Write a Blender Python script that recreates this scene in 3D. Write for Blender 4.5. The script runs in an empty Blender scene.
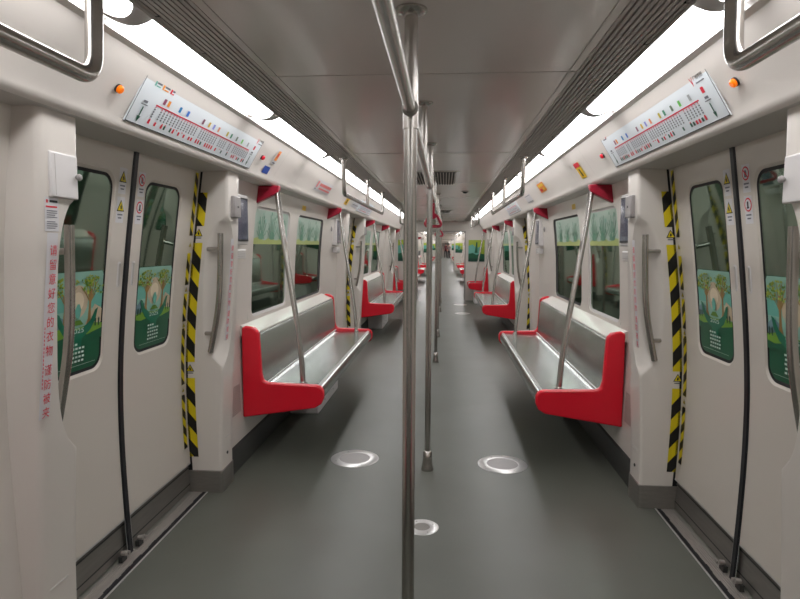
import bpy, math, random
from mathutils import Vector
random.seed(7)
C = bpy.context.scene.collection
PI = math.pi
# ------------------------------------------------------------------ materials
def lin(c):
    return tuple(((x/255.0)/12.92 if x/255.0 <= 0.04045 else ((x/255.0+0.055)/1.055)**2.4) for x in c)
def mat(name, col, rough=0.5, metal=0.0, spec=0.5, emit=None, es=0.0, noise=0.0, nscale=40.0, bump=0.0, aniso=None, coat=0.0):
    m = bpy.data.materials.new(name); m.use_nodes = True
    nt = m.node_tree; b = nt.nodes['Principled BSDF']
    c = lin(col) + (1,)
    b.inputs['Base Color'].default_value = c
    b.inputs['Roughness'].default_value = rough
    b.inputs['Metallic'].default_value = metal
    b.inputs['Specular IOR Level'].default_value = spec
    b.inputs['Coat Weight'].default_value = coat
    b.inputs['Coat Roughness'].default_value = 0.12
    if emit:
        b.inputs['Emission Color'].default_value = lin(emit)+(1,)
        b.inputs['Emission Strength'].default_value = es
    if noise > 0 or bump > 0:
        tc = nt.nodes.new('ShaderNodeTexCoord'); mp = nt.nodes.new('ShaderNodeMapping')
        if aniso: mp.inputs['Scale'].default_value = aniso
        nz = nt.nodes.new('ShaderNodeTexNoise'); nz.inputs['Scale'].default_value = nscale
        nz.inputs['Detail'].default_value = 4
        nt.links.new(tc.outputs['Object'], mp.inputs['Vector']); nt.links.new(mp.outputs[0], nz.inputs['Vector'])
        if noise > 0:
            mx = nt.nodes.new('ShaderNodeMix'); mx.data_type = 'RGBA'
            mx.inputs[6].default_value = tuple(max(0, v*(1-noise)) for v in c[:3])+(1,)
            mx.inputs[7].default_value = tuple(min(1, v*(1+noise)) for v in c[:3])+(1,)
            nt.links.new(nz.outputs['Fac'], mx.inputs[0]); nt.links.new(mx.outputs[2], b.inputs['Base Color'])
        if bump > 0:
            bp = nt.nodes.new('ShaderNodeBump'); bp.inputs['Strength'].default_value = bump; bp.inputs['Distance'].default_value = 0.01
            nt.links.new(nz.outputs['Fac'], bp.inputs['Height']); nt.links.new(bp.outputs[0], b.inputs['Normal'])
    return m
WALL = mat('wall_gelcoat', (217,210,202), 0.34, noise=0.02, nscale=3, coat=0.15)
DOOR = mat('door_paint', (210,202,192), 0.36, noise=0.02, nscale=3, coat=0.15)
COVE = mat('cove_panel_paint', (220,213,206), 0.3, noise=0.01, nscale=2)
CEIL = mat('ceiling_panel', (214,205,200), 0.2, noise=0.02, nscale=2, bump=0.03, coat=0.3)
BEAM = mat('cove_underside_grey', (196,192,187), 0.45)
PLASTIC = mat('white_plastic', (214,210,208), 0.4)
STEEL = mat('brushed_stainless', (190,186,181), 0.26, 1.0, noise=0.06, nscale=30, aniso=(8,8,0.4))
BENCHM = mat('brushed_bench_steel', (172,177,173), 0.26, 1.0, noise=0.05, nscale=14, aniso=(6,0.3,6))
TRIMM = mat('bright_aluminium', (214,212,210), 0.3, 0.6)
KICK = mat('scuffed_kick_steel', (150,146,140), 0.38, 0.75, noise=0.15, nscale=18, aniso=(1,0.4,4))
SILL = mat('worn_sill_aluminium', (178,172,166), 0.42, 0.6, noise=0.2, nscale=22, aniso=(3,0.4,1))
DARKM = mat('dark_skirting', (62,62,60), 0.42, noise=0.1)
BLACK = mat('black_rubber', (20,20,24), 0.5)
NAVY = mat('black_gasket', (26,27,32), 0.4)
RED = mat('red_seat_plastic', (222,8,40), 0.36, coat=0.25, noise=0.03, nscale=60)
REDB = mat('crimson_bracket', (160,12,44), 0.4)
REDH = mat('crimson_handle', (172,8,50), 0.3, coat=0.3)
SLAT = mat('grille_slat', (186,178,174), 0.5)
DARKG = mat('grille_dark', (52,48,50), 0.8)
YEL = mat('tape_yellow', (222,200,18), 0.45)
BLK = mat('tape_black', (18,18,18), 0.45)
PAPER = mat('sticker_white', (214,212,214), 0.4)
MAPW = mat('map_white', (224,230,234), 0.35)
INK = mat('ink_grey', (110,112,120), 0.6)
INKD = mat('ink_dark', (45,45,50), 0.6)
INKR = mat('ink_red', (218,40,60), 0.6)
INKP = mat('ink_line_red', (214,36,72), 0.5)
GREENA = mat('arrow_green', (30,86,66), 0.5)
ORG = mat('orange_lamp', (255,120,10), 0.3, emit=(255,120,10), es=0.35)
REDL = mat('red_button', (225,30,50), 0.3)
BLUE = mat('sticker_blue', (40,80,170), 0.4)
TVS = mat('tv_screen', (56,58,68), 0.12, emit=(118,120,142), es=0.13)
TVD = mat('tv_dark_picture', (40,42,60), 0.2, emit=(70,80,120), es=0.08)
GREYB = mat('grey_device', (150,145,143), 0.4)
LAMP = mat('lamp_diffuser', (255,255,255), 0.4, emit=(252,252,254), es=8.8)
LAMPF = mat('lamp_diffuser_far', (255,255,255), 0.4, emit=(252,252,254), es=8.8)
CAPM = mat('lamp_end_cap', (190,187,185), 0.5)
TROF = mat('lamp_housing', (230,226,222), 0.4)
TUNNEL = mat('tunnel_concrete', (112,132,112), 0.8, noise=0.3, nscale=2)
VENTH = mat('vent_hole', (120,96,92), .8)
SKIN = mat('skin', (200,150,125), 0.6); HAIR = mat('black_hair', (22,18,18), 0.6)
# poster inks
P_TEAL = mat('print_teal', (104,176,160), 0.3); P_PALE = mat('print_pale_sky', (140,186,170), 0.3); P_PEACH = mat('print_peach', (214,160,140), 0.3)
P_YG = mat('print_leaf_yellow_green', (150,168,50), 0.3); P_LEAF = mat('print_leaf_green', (92,136,44), 0.3); P_TRUNK = mat('print_trunk', (150,120,70), 0.3)
P_DG = mat('print_dark_green', (18,92,62), 0.3); P_DG2 = mat('print_deep_green', (14,66,50), 0.3); P_HAND = mat('print_hand_green', (20,112,84), 0.3)
P_YG2 = mat('print_lime', (176,186,84), 0.3); P_GLOW1 = mat('print_glow_peach', (196,178,150), 0.3); P_GLOW2 = mat('print_glow_cream', (222,206,178), 0.3)
P_GRASS = mat('print_grass', (110,156,48), 0.3); P_W = mat('print_white', (205,225,215), 0.4); P_BLUEG = mat('print_blue_grey', (110,140,150), 0.3)
MURT = mat('mural_pale_teal', (176,196,182), 0.3); MURG = mat('mural_green', (100,152,126), 0.3); MURY = mat('mural_yellow_green', (178,190,112), 0.3)
# floor: speckled grey-green vinyl
def floor_mat():
    m = bpy.data.materials.new('floor_vinyl'); m.use_nodes = True; nt = m.node_tree; b = nt.nodes['Principled BSDF']
    tc = nt.nodes.new('ShaderNodeTexCoord')
    n1 = nt.nodes.new('ShaderNodeTexNoise'); n1.inputs['Scale'].default_value = 260; n1.inputs['Detail'].default_value = 3
    n2 = nt.nodes.new('ShaderNodeTexNoise'); n2.inputs['Scale'].default_value = 1.6; n2.inputs['Detail'].default_value = 6
    for n in (n1, n2): nt.links.new(tc.outputs['Object'], n.inputs['Vector'])
    r1 = nt.nodes.new('ShaderNodeMix'); r1.data_type = 'RGBA'
    r1.inputs[6].default_value = lin((73,75,69))+(1,); r1.inputs[7].default_value = lin((107,110,101))+(1,)
    nt.links.new(n1.outputs['Fac'], r1.inputs[0])
    r2 = nt.nodes.new('ShaderNodeMix'); r2.data_type = 'RGBA'; r2.blend_type = 'MULTIPLY'; r2.inputs[0].default_value = 1
    cr = nt.nodes.new('ShaderNodeValToRGB'); cr.color_ramp.elements[0].color = (.86,.85,.82,1); cr.color_ramp.elements[1].color = (1,1,1,1)
    cr.color_ramp.elements[0].position = .35; cr.color_ramp.elements[1].position = .62
    nt.links.new(n2.outputs['Fac'], cr.inputs[0]); nt.links.new(r1.outputs[2], r2.inputs[6]); nt.links.new(cr.outputs[0], r2.inputs[7])
    nt.links.new(r2.outputs[2], b.inputs['Base Color'])
    b.inputs['Roughness'].default_value = 0.40
    bp = nt.nodes.new('ShaderNodeBump'); bp.inputs['Strength'].default_value = .12; bp.inputs['Distance'].default_value = .002
    nt.links.new(n1.outputs['Fac'], bp.inputs['Height']); nt.links.new(bp.outputs[0], b.inputs['Normal'])
    return m
FLOOR = floor_mat()
def glass_mat(name='tinted_glass', trans=(0.42,0.58,0.46), base=0.34):
    m = bpy.data.materials.new(name); m.use_nodes = True; nt = m.node_tree
    for n in list(nt.nodes): nt.nodes.remove(n)
    o = nt.nodes.new('ShaderNodeOutputMaterial'); mx = nt.nodes.new('ShaderNodeMixShader')
    g = nt.nodes.new('ShaderNodeBsdfGlossy'); g.inputs['Roughness'].default_value = 0.03; g.inputs['Color'].default_value = (.64,.80,.68,1)
    t = nt.nodes.new('ShaderNodeBsdfTransparent'); t.inputs['Color'].default_value = trans+(1,)
    lw = nt.nodes.new('ShaderNodeLayerWeight'); lw.inputs['Blend'].default_value = 0.35
    ma = nt.nodes.new('ShaderNodeMath'); ma.operation = 'MULTIPLY_ADD'; ma.inputs[1].default_value = 0.6; ma.inputs[2].default_value = base*0.5; ma.use_clamp = True
    nt.links.new(lw.outputs['Facing'], ma.inputs[0]); nt.links.new(ma.outputs[0], mx.inputs[0])
    nt.links.new(t.outputs[0], mx.inputs[1]); nt.links.new(g.outputs[0], mx.inputs[2]); nt.links.new(mx.outputs[0], o.inputs['Surface'])
    return m
GLASS = glass_mat()
# ------------------------------------------------------------------ mesh helpers
class MB:
    def __init__(s): s.v = []; s.f = []; s.m = []; s.mats = []
    def mi(s, m):
        if m not in s.mats: s.mats.append(m)
        return s.mats.index(m)
    def add(s, vs, fs, m):
        o = len(s.v); s.v += [tuple(v) for v in vs]; k = s.mi(m)
        for f in fs: s.f.append(tuple(i+o for i in f)); s.m.append(k)
    def box(s, x0, x1, y0, y1, z0, z1, m):
        vs = [(x,y,z) for x in (x0,x1) for y in (y0,y1) for z in (z0,z1)]
        s.add(vs, [(0,1,3,2),(4,6,7,5),(0,4,5,1),(2,3,7,6),(0,2,6,4),(1,5,7,3)], m)
    def prism(s, pts, a0, a1, m, axis='y'):   # closed outline pts extruded along an axis
        n = len(pts)
        def P(p, a): return {'y': (p[0],a,p[1]), 'x': (a,p[0],p[1]), 'z': (p[0],p[1],a)}[axis]
        vs = [P(p,a0) for p in pts]+[P(p,a1) for p in pts]
        fs = [(i,(i+1)%n,(i+1)%n+n,i+n) for i in range(n)]+[tuple(range(n))[::-1], tuple(range(n,2*n))]
        s.add(vs, fs, m)
    def sheet(s, pts, a0, a1, m, n=1):        # open profile (x,z) swept along y
        k = len(pts); vs = []
        for j in range(n+1):
            a = a0+(a1-a0)*j/n; vs += [(p[0],a,p[1]) for p in pts]
        s.add(vs, [(j*k+i, j*k+i+1, (j+1)*k+i+1, (j+1)*k+i) for j in range(n) for i in range(k-1)], m)
    def tube(s, pts, r, m, seg=14, cap=True):
        P = [Vector(p) for p in pts]; n = len(P); rings = []
        t0 = (P[1]-P[0]).normalized(); up = Vector((0,0,1)) if abs(t0.z) < .9 else Vector((1,0,0))
        u = t0.cross(up).normalized()
        for i in range(n):
            if i == 0: t = t0
            elif i == n-1: t = (P[i]-P[i-1]).normalized()
            else: t = ((P[i]-P[i-1]).normalized()+(P[i+1]-P[i]).normalized()).normalized()
            u = (u - t*u.dot(t)).normalized(); w = t.cross(u)
            rr = r[i] if isinstance(r, (list,tuple)) else r
            rings.append([P[i]+(u*math.cos(2*PI*k/seg)+w*math.sin(2*PI*k/seg))*rr for k in range(seg)])
        vs = [v for R in rings for v in R]
        fs = [(i*seg+k, i*seg+(k+1)%seg, (i+1)*seg+(k+1)%seg, (i+1)*seg+k) for i in range(n-1) for k in range(seg)]
        if cap: fs += [tuple(range(seg))[::-1], tuple(range((n-1)*seg, n*seg))]
        s.add(vs, fs, m)
    def lathe(s, prof, c, m, axis='z', seg=32):
        vs = []; n = len(prof)
        for (r,h) in prof:
            for k in range(seg):
                a = 2*PI*k/seg; p = (r*math.cos(a), r*math.sin(a), h)
                if axis == 'x': p = (p[2], p[0], p[1])
                if axis == 'y': p = (p[0], p[2], p[1])
                vs.append((c[0]+p[0], c[1]+p[1], c[2]+p[2]))
        fs = [(i*seg+k, i*seg+(k+1)%seg, (i+1)*seg+(k+1)%seg, (i+1)*seg+k) for i in range(n-1) for k in range(seg)]
        fs += [tuple(range(seg))[::-1], tuple(range((n-1)*seg, n*seg))]
        s.add(vs, fs, m)
    def poly(s, pts, F, h, m):                # flat polygon through surface map F(u,v,h)
        s.add([F(u,v,h) for u,v in pts], [tuple(range(len(pts)))], m)
    def rect(s, u0, u1, v0, v1, F, h, m, n=1):
        vs = []
        for j in range(n+1):
            v = v0+(v1-v0)*j/n; vs += [F(u0,v,h), F(u1,v,h)]
        s.add(vs, [(2*j,2*j+1,2*j+3,2*j+2) for j in range(n)], m)
    def build(s, name, parent=None, smooth=35, recalc=True, bevel=0, bseg=2, loc=None):
        me = bpy.data.meshes.new(name); me.from_pydata(s.v, [], s.f)
        for m in s.mats: me.materials.append(m)
        for p, k in zip(me.polygons, s.m): p.material_index = k
        if recalc:
            import bmesh
            bm = bmesh.new(); bm.from_mesh(me); bmesh.ops.recalc_face_normals(bm, faces=bm.faces); bm.to_mesh(me); bm.free()
        if smooth:
            for p in me.polygons: p.use_smooth = True
            me.set_sharp_from_angle(angle=math.radians(smooth))
        me.update()
        o = bpy.data.objects.new(name, me); C.objects.link(o)
        if parent: o.parent = parent
        if loc: o.location = loc
        if bevel:
            b = o.modifiers.new('bevel', 'BEVEL'); b.width = bevel; b.segments = bseg; b.limit_method = 'ANGLE'; b.angle_limit = math.radians(40)
        return o
def tag(o, label, cat, group=None):
    o['label'] = label; o['category'] = cat
    if group: o['group'] = group
    return o
def thing(name, label, cat, loc=(0,0,0), group=None):
    o = bpy.data.objects.new(name, None); C.objects.link(o); o.location = loc; o.empty_display_size = .05
    return tag(o, label, cat, group)
def struct(o): o['kind'] = 'structure'; return o
def sempty(name, loc=(0,0,0)):
    o = bpy.data.objects.new(name, None); C.objects.link(o); o.location = loc; o['kind'] = 'structure'; return o
def copy_tree(o, dy, label=None, group=None, parent=None):
    c = o.copy(); C.objects.link(c)
    if parent: c.parent = parent
    else:
        c.location = (o.location.x, o.location.y+dy, o.location.z)
        if label: c['label'] = label
        if group: c['group'] = group
    for ch in list(o.children): copy_tree(ch, 0, parent=c)
    return c
def fillet(pts, r, n=6):
    P = [Vector(p) for p in pts]; out = [P[0]]
    for i in range(1, len(P)-1):
        a = (P[i-1]-P[i]); b = (P[i+1]-P[i]); ra = min(r, a.length*.49, b.length*.49)
        p0 = P[i]+a.normalized()*ra; p1 = P[i]+b.normalized()*ra
        for k in range(n+1):
            t = k/n; out.append(p0*(1-t)**2+P[i]*2*t*(1-t)+p1*t*t)
    out.append(P[-1]); return out
def interp(tab, z):
    if z <= tab[0][0]: return tab[0][1]
    for (a,b),(c,d) in zip(tab, tab[1:]):
        if z <= c:
            t = (z-a)/(c-a); return b+(d-b)*t
    return tab[-1][1]
def smoothtab(tab, n=3):
    zs = [tab[0][0]+(tab[-1][0]-tab[0][0])*i/60 for i in range(61)]; xs = [interp(tab,z) for z in zs]
    for _ in range(n*6): xs = [xs[0]]+[(xs[i-1]+2*xs[i]+xs[i+1])/4 for i in range(1,60)]+[xs[-1]]
    return list(zip(zs,xs))
DT = smoothtab([(0,1.388),(.1,1.396),(.5,1.411),(.82,1.409),(1.1,1.388),(1.45,1.347),(1.9,1.285)])
FT = smoothtab([(0,1.208),(.3,1.207),(.6,1.192),(1.0,1.166),(1.5,1.142),(1.9,1.13)])
WT = smoothtab([(0,1.252),(.3,1.262),(.9,1.28),(1.3,1.268),(1.6,1.245),(1.9,1.205)])
DX = lambda z: interp(DT, z)
FX = lambda z: interp(FT, z)
WX = lambda z: interp(WT, z)
def loops(iy0,iy1,iz0,iz1,r,oy0,oy1,oz0,oz1,ns=6,m=8):
    """matching inner rounded-rect and outer rect loops (counter-clockwise)"""
    ctr = [(iy0+r,iz0+r,PI,(oy0,oz0)),(iy1-r,iz0+r,1.5*PI,(oy1,oz0)),(iy1-r,iz1-r,0,(oy1,oz1)),(iy0+r,iz1-r,.5*PI,(oy0,oz1))]
    inn = []; out = []
    def proj(p, side):
        return [(p[0],oz0),(oy1,p[1]),(p[0],oz1),(oy0,p[1])][side]
    for ci,(cy,cz,a0,oc) in enumerate(ctr):
        arc = [(cy+r*math.cos(a0+.5*PI*k/m), cz+r*math.sin(a0+.5*PI*k/m)) for k in range(m+1)]
        pa = proj(arc[0], (ci-1)%4); pb = proj(arc[-1], ci)
        for k,p in enumerate(arc):
            inn.append(p); t = k/m*2
            if t <= 1: out.append((pa[0]+(oc[0]-pa[0])*t, pa[1]+(oc[1]-pa[1])*t))
            else: out.append((oc[0]+(pb[0]-oc[0])*(t-1), oc[1]+(pb[1]-oc[1])*(t-1)))
        n = ctr[(ci+1)%4]; q = (n[0]+r*math.cos(n[2]), n[1]+r*math.sin(n[2]))
        for k in range(1, ns):
            t = k/ns; p = (arc[-1][0]+(q[0]-arc[-1][0])*t, arc[-1][1]+(q[1]-arc[-1][1])*t)
            inn.append(p); out.append(proj(p, ci))
    return inn, out
def ringpatch(mb, A, B, F, m, n=3, hA=0, hB=0):
    k = len(A); vs = []
    for j in range(n+1):
        t = j/n
        for a,b in zip(A,B): vs.append(F(a[0]+(b[0]-a[0])*t, a[1]+(b[1]-a[1])*t, hA+(hB-hA)*t))
    mb.add(vs, [(j*k+i, j*k+(i+1)%k, (j+1)*k+(i+1)%k, (j+1)*k+i) for j in range(n) for i in range(k)], m)
def rrpane(mb, y0,y1,z0,z1,rb,rt,F,h,m,nz=12):
    zs = sorted(set([z0+rb*(1-math.cos(.5*PI*i/6)) for i in range(7)]+[z1-rt*(1-math.cos(.5*PI*i/6)) for i in range(7)]+[z0+rb+(z1-rt-z0-rb)*i/nz for i in range(nz+1)]))
    vs = []
    for z in zs:
        d = 0
        if z < z0+rb and rb>0: d = rb-math.sqrt(max(0, rb*rb-(z0+rb-z)**2))
        if z > z1-rt and rt>0: d = rt-math.sqrt(max(0, rt*rt-(z-z1+rt)**2))
        vs += [F(y0+d,z,h), F(y1-d,z,h)]
    mb.add(vs, [(2*i,2*i+1,2*i+3,2*i+2) for i in range(len(zs)-1)], m)
_tc = {}
def textmesh(s, size=1.0):
    if s in _tc: return _tc[s]
    cu = bpy.data.curves.new('t','FONT'); cu.body = s; cu.size = 1; cu.align_x = 'CENTER'; cu.align_y = 'CENTER'; cu.resolution_u = 3
    cu.offset = 0.0; cu.fill_mode = 'FRONT'
    o = bpy.data.objects.new('t', cu); C.objects.link(o); dg = bpy.context.evaluated_depsgraph_get()
    me = bpy.data.meshes.new_from_object(o.evaluated_get(dg))
    r = ([tuple(v.co) for v in me.vertices], [tuple(p.vertices) for p in me.polygons])
    if r[0]:
        xs=[v[0] for v in r[0]]; ys=[v[1] for v in r[0]]; cx=(min(xs)+max(xs))/2; cy=(min(ys)+max(ys))/2
        r = ([(v[0]-cx, v[1]-cy) for v in r[0]], r[1])
    C.objects.unlink(o); bpy.data.objects.remove(o); bpy.data.meshes.remove(me); _tc[s] = r; return r
def text(mb, s, u, v, size, F, h, m, wscale=1.0, rot=0):
    vs, fs = textmesh(s); c, sn = math.cos(rot), math.sin(rot)
    mb.add([F(u+(x*c*wscale-y*sn)*size, v+(x*sn*wscale+y*c)*size, h) for x,y in vs], fs, m)
def inset(X, s, yc=0):     # surface map on a side profile: u reads left to right as seen from the aisle
    return lambda u,v,h: (s*(X(v)-h), (u if s < 0 else -u)+yc, v)
def rawmap(X, s): return lambda y,z,h: (s*(X(z)-h), y, z)
# ------------------------------------------------------------------ layout
D0 = 2.61; PER = 5.68; YB = -3.0; YE = 15.9
JH = 0.685   # half opening
# ------------------------------------------------------------------ floor, ceiling
mb = MB(); mb.box(-1.30,1.30,YB,YE+1.0,-.05,0,FLOOR); struct(mb.build('floor', smooth=0))
mb = MB()
mb.box(-.575,.575,YB,YE,2.11,2.16,CEIL)
for y in [4.17+k*1.9 for k in range(-3,7)]: mb.box(-.575,.575,y-.0015,y+.0015,2.1085,2.1105,SLAT)
for s in (-1,1): mb.box(min(s*.545,s*.548),max(s*.545,s*.548),YB,YE,2.1085,2.1105,SLAT)
mb.box(-1.5,1.5,YB,YE,2.2,2.25,DARKG)
struct(mb.build('ceiling', smooth=0))
# cove panels (slanted panel above the doors and windows) and their undersides
for i,s in ((1,-1),(2,1)):
    mb = MB()
    prof = [(.775,2.135),(.775,2.175),(.925,2.175),(.928,2.128),(.955,2.122),(1.02,2.035),(1.079,1.945),(1.088,1.915),(1.094,1.898),(1.108,1.887)]
    mb.sheet([(s*x,z) for x,z in prof[2:]], YB, YE, COVE, 12)
    mb.sheet([(s*1.108,1.887),(s*1.33,1.880)], YB, YE, BEAM, 12)
    mb.sheet([(s*x,z) for x,z in prof[:3]], YB, YE, TROF, 12)
    for y in (-.5,4.02,4.55,6.62,7.8,9.3,10.2,12.3,14.9):
        mb.add([(s*.957,y,2.118),(s*.957,y+.003,2.118),(s*1.0775,y+.003,1.9465),(s*1.0775,y,1.9465)],[(0,1,2,3)],BEAM)
    o = struct(mb.build('trim_%d'%i)); 
# ceiling air grilles
for s,side in ((-1,'left'),(1,'right')):
    t = thing('ceiling_air_grille', 'long louvred air grille in the ceiling beside the %s row of lights'%side, 'air grille', (0,YB,2.11))
    mb = MB(); mb.box(min(s*.575,s*.775),max(s*.575,s*.775),0,YE-YB,.066,.076,DARKG); mb.build('backing', t, smooth=0)
    mb = MB()
    for k in range(9):
        x = .580+k*.0225; mb.box(min(s*x,s*(x+.012)),max(s*x,s*(x+.012)),0,YE-YB,.003+k*.0042,.03+k*.0042,SLAT)
    for y in [j*.34 for j in range(int((YE-YB)/.34))]: mb.box(min(s*.58,s*.77),max(s*.58,s*.77),y,y+.006,.036,.044,DARKG)
    o = mb.build('slats', t, smooth=0)
# light diffusers
seam0 = 1.79; LP = 1.37
def diffuser(s, cap=False):
    """flat-bottomed bowed diffuser, straight at its near end and rounded at its far end"""
    mb = MB(); x0, x1 = .781, .922; K = 14; L = LP-.004
    T = [k/K for k in range(K+1)]
    end = [L-.065-.10*(1-math.sqrt(max(0, 1-(2*t-1)**2*.97))) for t in T]
    if not cap:
        J = 10; vs = []
        for j in range(J+1):
            for t,e in zip(T, end):
                y = e*j/J if j < J else e
                drop = .022*math.sin(PI*t) if j < J else .012*math.sin(PI*t)
                vs.append((s*(x0+(x1-x0)*t), y, .030-drop))
        mb.add(vs, [(j*(K+1)+k,j*(K+1)+k+1,(j+1)*(K+1)+k+1,(j+1)*(K+1)+k) for j in range(J) for k in range(K)], LAMP)
    else:
        vs = []
        for t,e in zip(T, end):
            z = .026-.022*math.sin(PI*t); vs += [(s*(x0+(x1-x0)*t), e-.004, z),(s*(x0+(x1-x0)*t), e+.010, z-.004),(s*(x0+(x1-x0)*t), L, z)]
        mb.add(vs, [(3*k+q,3*k+q+1,3*k+q+4,3*k+q+3) for k in range(K) for q in (0,1)], CAPM)
    return mb
for s,side in ((-1,'left'),(1,'right')):
    first = None; n = 0
    for k in range(-3, 10):
        y = seam0+k*LP
        if y+LP > YE: continue
        vis = k >= -1
        lab = 'white ceiling light diffuser, number %s of the %s row counting away from the camera'%(['one','two','three','four','five','six','seven','eight','nine','ten','eleven','twelve'][max(0,k+1)], side)
        if k < -1: lab = 'white ceiling light diffuser of the %s row overhead and behind the camera'%side
        if first is None:
            first = thing('ceiling_light', lab, 'ceiling light', (0,y,2.125), '%s row of ceiling lights'%side)
            diffuser(s).build('diffuser', first, smooth=60)
            diffuser(s, True).build('end_cap', first, smooth=60)
            f0 = y
        else: copy_tree(first, y-f0, lab)
# ------------------------------------------------------------------ walls
WIN = {-1: ((4.09,5.02),(5.30,6.42)), 1: ((4.03,4.88),(5.14,6.34))}
def wall_side(s, name):
    mb = MB(); F = rawmap(WX, s); ZT = 1.9
    def solid(y0,y1):
        zs = [ZT*i/16 for i in range(17)]
        mb.add([F(y,z,0) for z in zs for y in (y0,y1)], [(2*i,2*i+1,2*i+3,2*i+2) for i in range(16)], WALL)
    for k in (-1,0,1):
        o = PER*k
        solid(max(YB,3.48+o), 4.0+o)
        (a0,b0),(a1,b1) = WIN[s]; mid = (b0+a1)/2
        for (a,b,c,d) in ((a0,b0,4.0,mid),(a1,b1,mid,6.75)):
            inn,out = loops(a+o,b+o,.95,1.745,.07,c+o,d+o,0,ZT)
            ringpatch(mb, inn, out, F, WALL, 4)
            inn2,_ = loops(a+o,b+o,.95,1.745,.07,c+o,d+o,0,ZT)
            ringpatch(mb, inn, inn2, F, WALL, 1, 0, -.02)
        solid(6.75+o, 7.42+o)
    solid(3.48+2*PER, YE)
    # header strip above each doorway and outer backing
    for k in (-1,0,1,2):
        c = D0+PER*k
    return struct(mb.build(name))
wall_side(-1,'wall_left'); wall_side(1,'wall_right')
# skirtings
for s,side in ((-1,'left'),(1,'right')):
    mb = MB()
    for k in (-1,0,1,2):
        y0 = max(YB, 3.46+PER*k); y1 = min(YE, 7.44+PER*k)
        mb.prism([(s*1.235,0),(s*1.245,.15),(s*1.262,.165),(s*1.262,0)], y0, y1, DARKM)
    struct(mb.build('baseboard_%s'%side))
# windows above the benches
wn = 0
MUR = {}
def mural(mb, F, y0, y1):
    """pale printed band along the top of a window"""
    rnd = random.Random(int(abs(y0)*100)+3)
    rrpane(mb, y0, y1, 1.475, 1.742, 0, .06, F, .001, MURT)
    n = 10
    top = [(y0+(y1-y0)*i/n, 1.515+.012*math.sin(i*1.7)) for i in range(n+1)]
    mb.poly([(y0,1.475),(y1,1.475)]+top[::-1], F, .0016, MURY)
    for c in (.2,.5,.8):
        yc = y0+(y1-y0)*c; w = .09
        for a in range(7):
            an = PI*(.12+.76*a/6); L = .12+.05*rnd.random()
            p = (yc+math.cos(an)*w*.25, 1.51); q = (yc+math.cos(an)*L, 1.52+math.sin(an)*L*1.15)
            dx = .010
            mb.poly([(p[0]-dx,p[1]),(p[0]+dx,p[1]),(q[0]+dx*.7,q[1]*1),(q[0]-dx*.7,q[1])], F, .0020+.0002*a, MURG)
        mb.poly([(yc-.07,1.515),(yc+.07,1.515),(yc+.045,1.56),(yc,1.575),(yc-.045,1.56)], F, .0036, MURG)
    for j in range(26):
        yy = y0+.05+(y1-y0-.1)*rnd.random(); zz = 1.55+.16*rnd.random(); r = .008+.012*rnd.random()
        mb.poly([(yy+r*math.cos(a*PI/3),zz+r*math.sin(a*PI/3)) for a in range(6)], F, .0042+.0001*j, rnd.choice((MURG,P_PALE,MURT,MURG)))
for s,side in ((-1,'left'),(1,'right')):
    F = rawmap(WX, s)
    for k in (-1,0,1):
        for j,(a,b) in enumerate(WIN[s]):
            if k == -1 and j == 0: pass
            wn += 1; o = PER*k; ym = (a+b)/2
            w = sempty('window_%d'%wn, (0, ym+o, 0))
            G = rawmap(WX, s); y0, y1 = a-ym, b-ym
            mb = MB(); inn,out = loops(y0+.022,y1-.022,.972,1.723,.05,y0,y1,.95,1.745)
            o1,_ = loops(y0+.001,y1-.001,.951,1.744,.069,y0,y1,.95,1.745)
            ringpatch(mb, inn, o1, G, (PLASTIC if j == 0 else NAVY), 1, -.012, -.006)
            if j == 1:   # dark broad gasket along the far edge
                mb.rect(y1-.085, y1-.02, .99, 1.71, G, -.011, NAVY, 6)
            mb.build('window_frame', w)
            mb = MB(); rrpane(mb, y0+.01,y1-.01,.96,1.735,.05,.05,G,-.014,GLASS); mb.build('window_pane', w, smooth=60)
            if k >= 0:
                mb = MB(); mural(mb, lambda u,v,h,G=G: G(u,v,h-.012), y0+.02, y1-(.09 if j else .02))
                m = mb.build('window_mural', recalc=False, smooth=0, loc=(0,ym+o,0))
                tag(m, 'pale green printed band along the top of the %s pane above the %s %s bench'%(('nearer','farther')[j], ('nearest','second')[k], side), 'window mural', 'printed bands on the windows')
# outside: tunnel walls seen through the glass
for s,side in ((-1,'outside_left'),(1,'outside_right')):
    mb = MB(); mb.box(min(s*2.1,s*2.2),max(s*2.1,s*2.2),YB-2,YE+2,-.6,2.8,TUNNEL)
    struct(mb.build('wall_%s'%side, smooth=0))
OUTFILL = mat('tunnel_fill_glow', (240,255,240), .5, emit=(225,255,225), es=3.0)  # glowing strips added outside to brighten the tunnel walls behind the glass
for s,side in ((-1,'left'),(1,'right')):
    mb = MB(); mb.box(min(s*1.75,s*1.80),max(s*1.75,s*1.80),YB,YE,2.55,2.58,OUTFILL)
    tag(mb.build('tunnel_fill_light', smooth=0), 'long dim strip added to light the tunnel wall outside the %s windows'%side, 'fill light')
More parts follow.
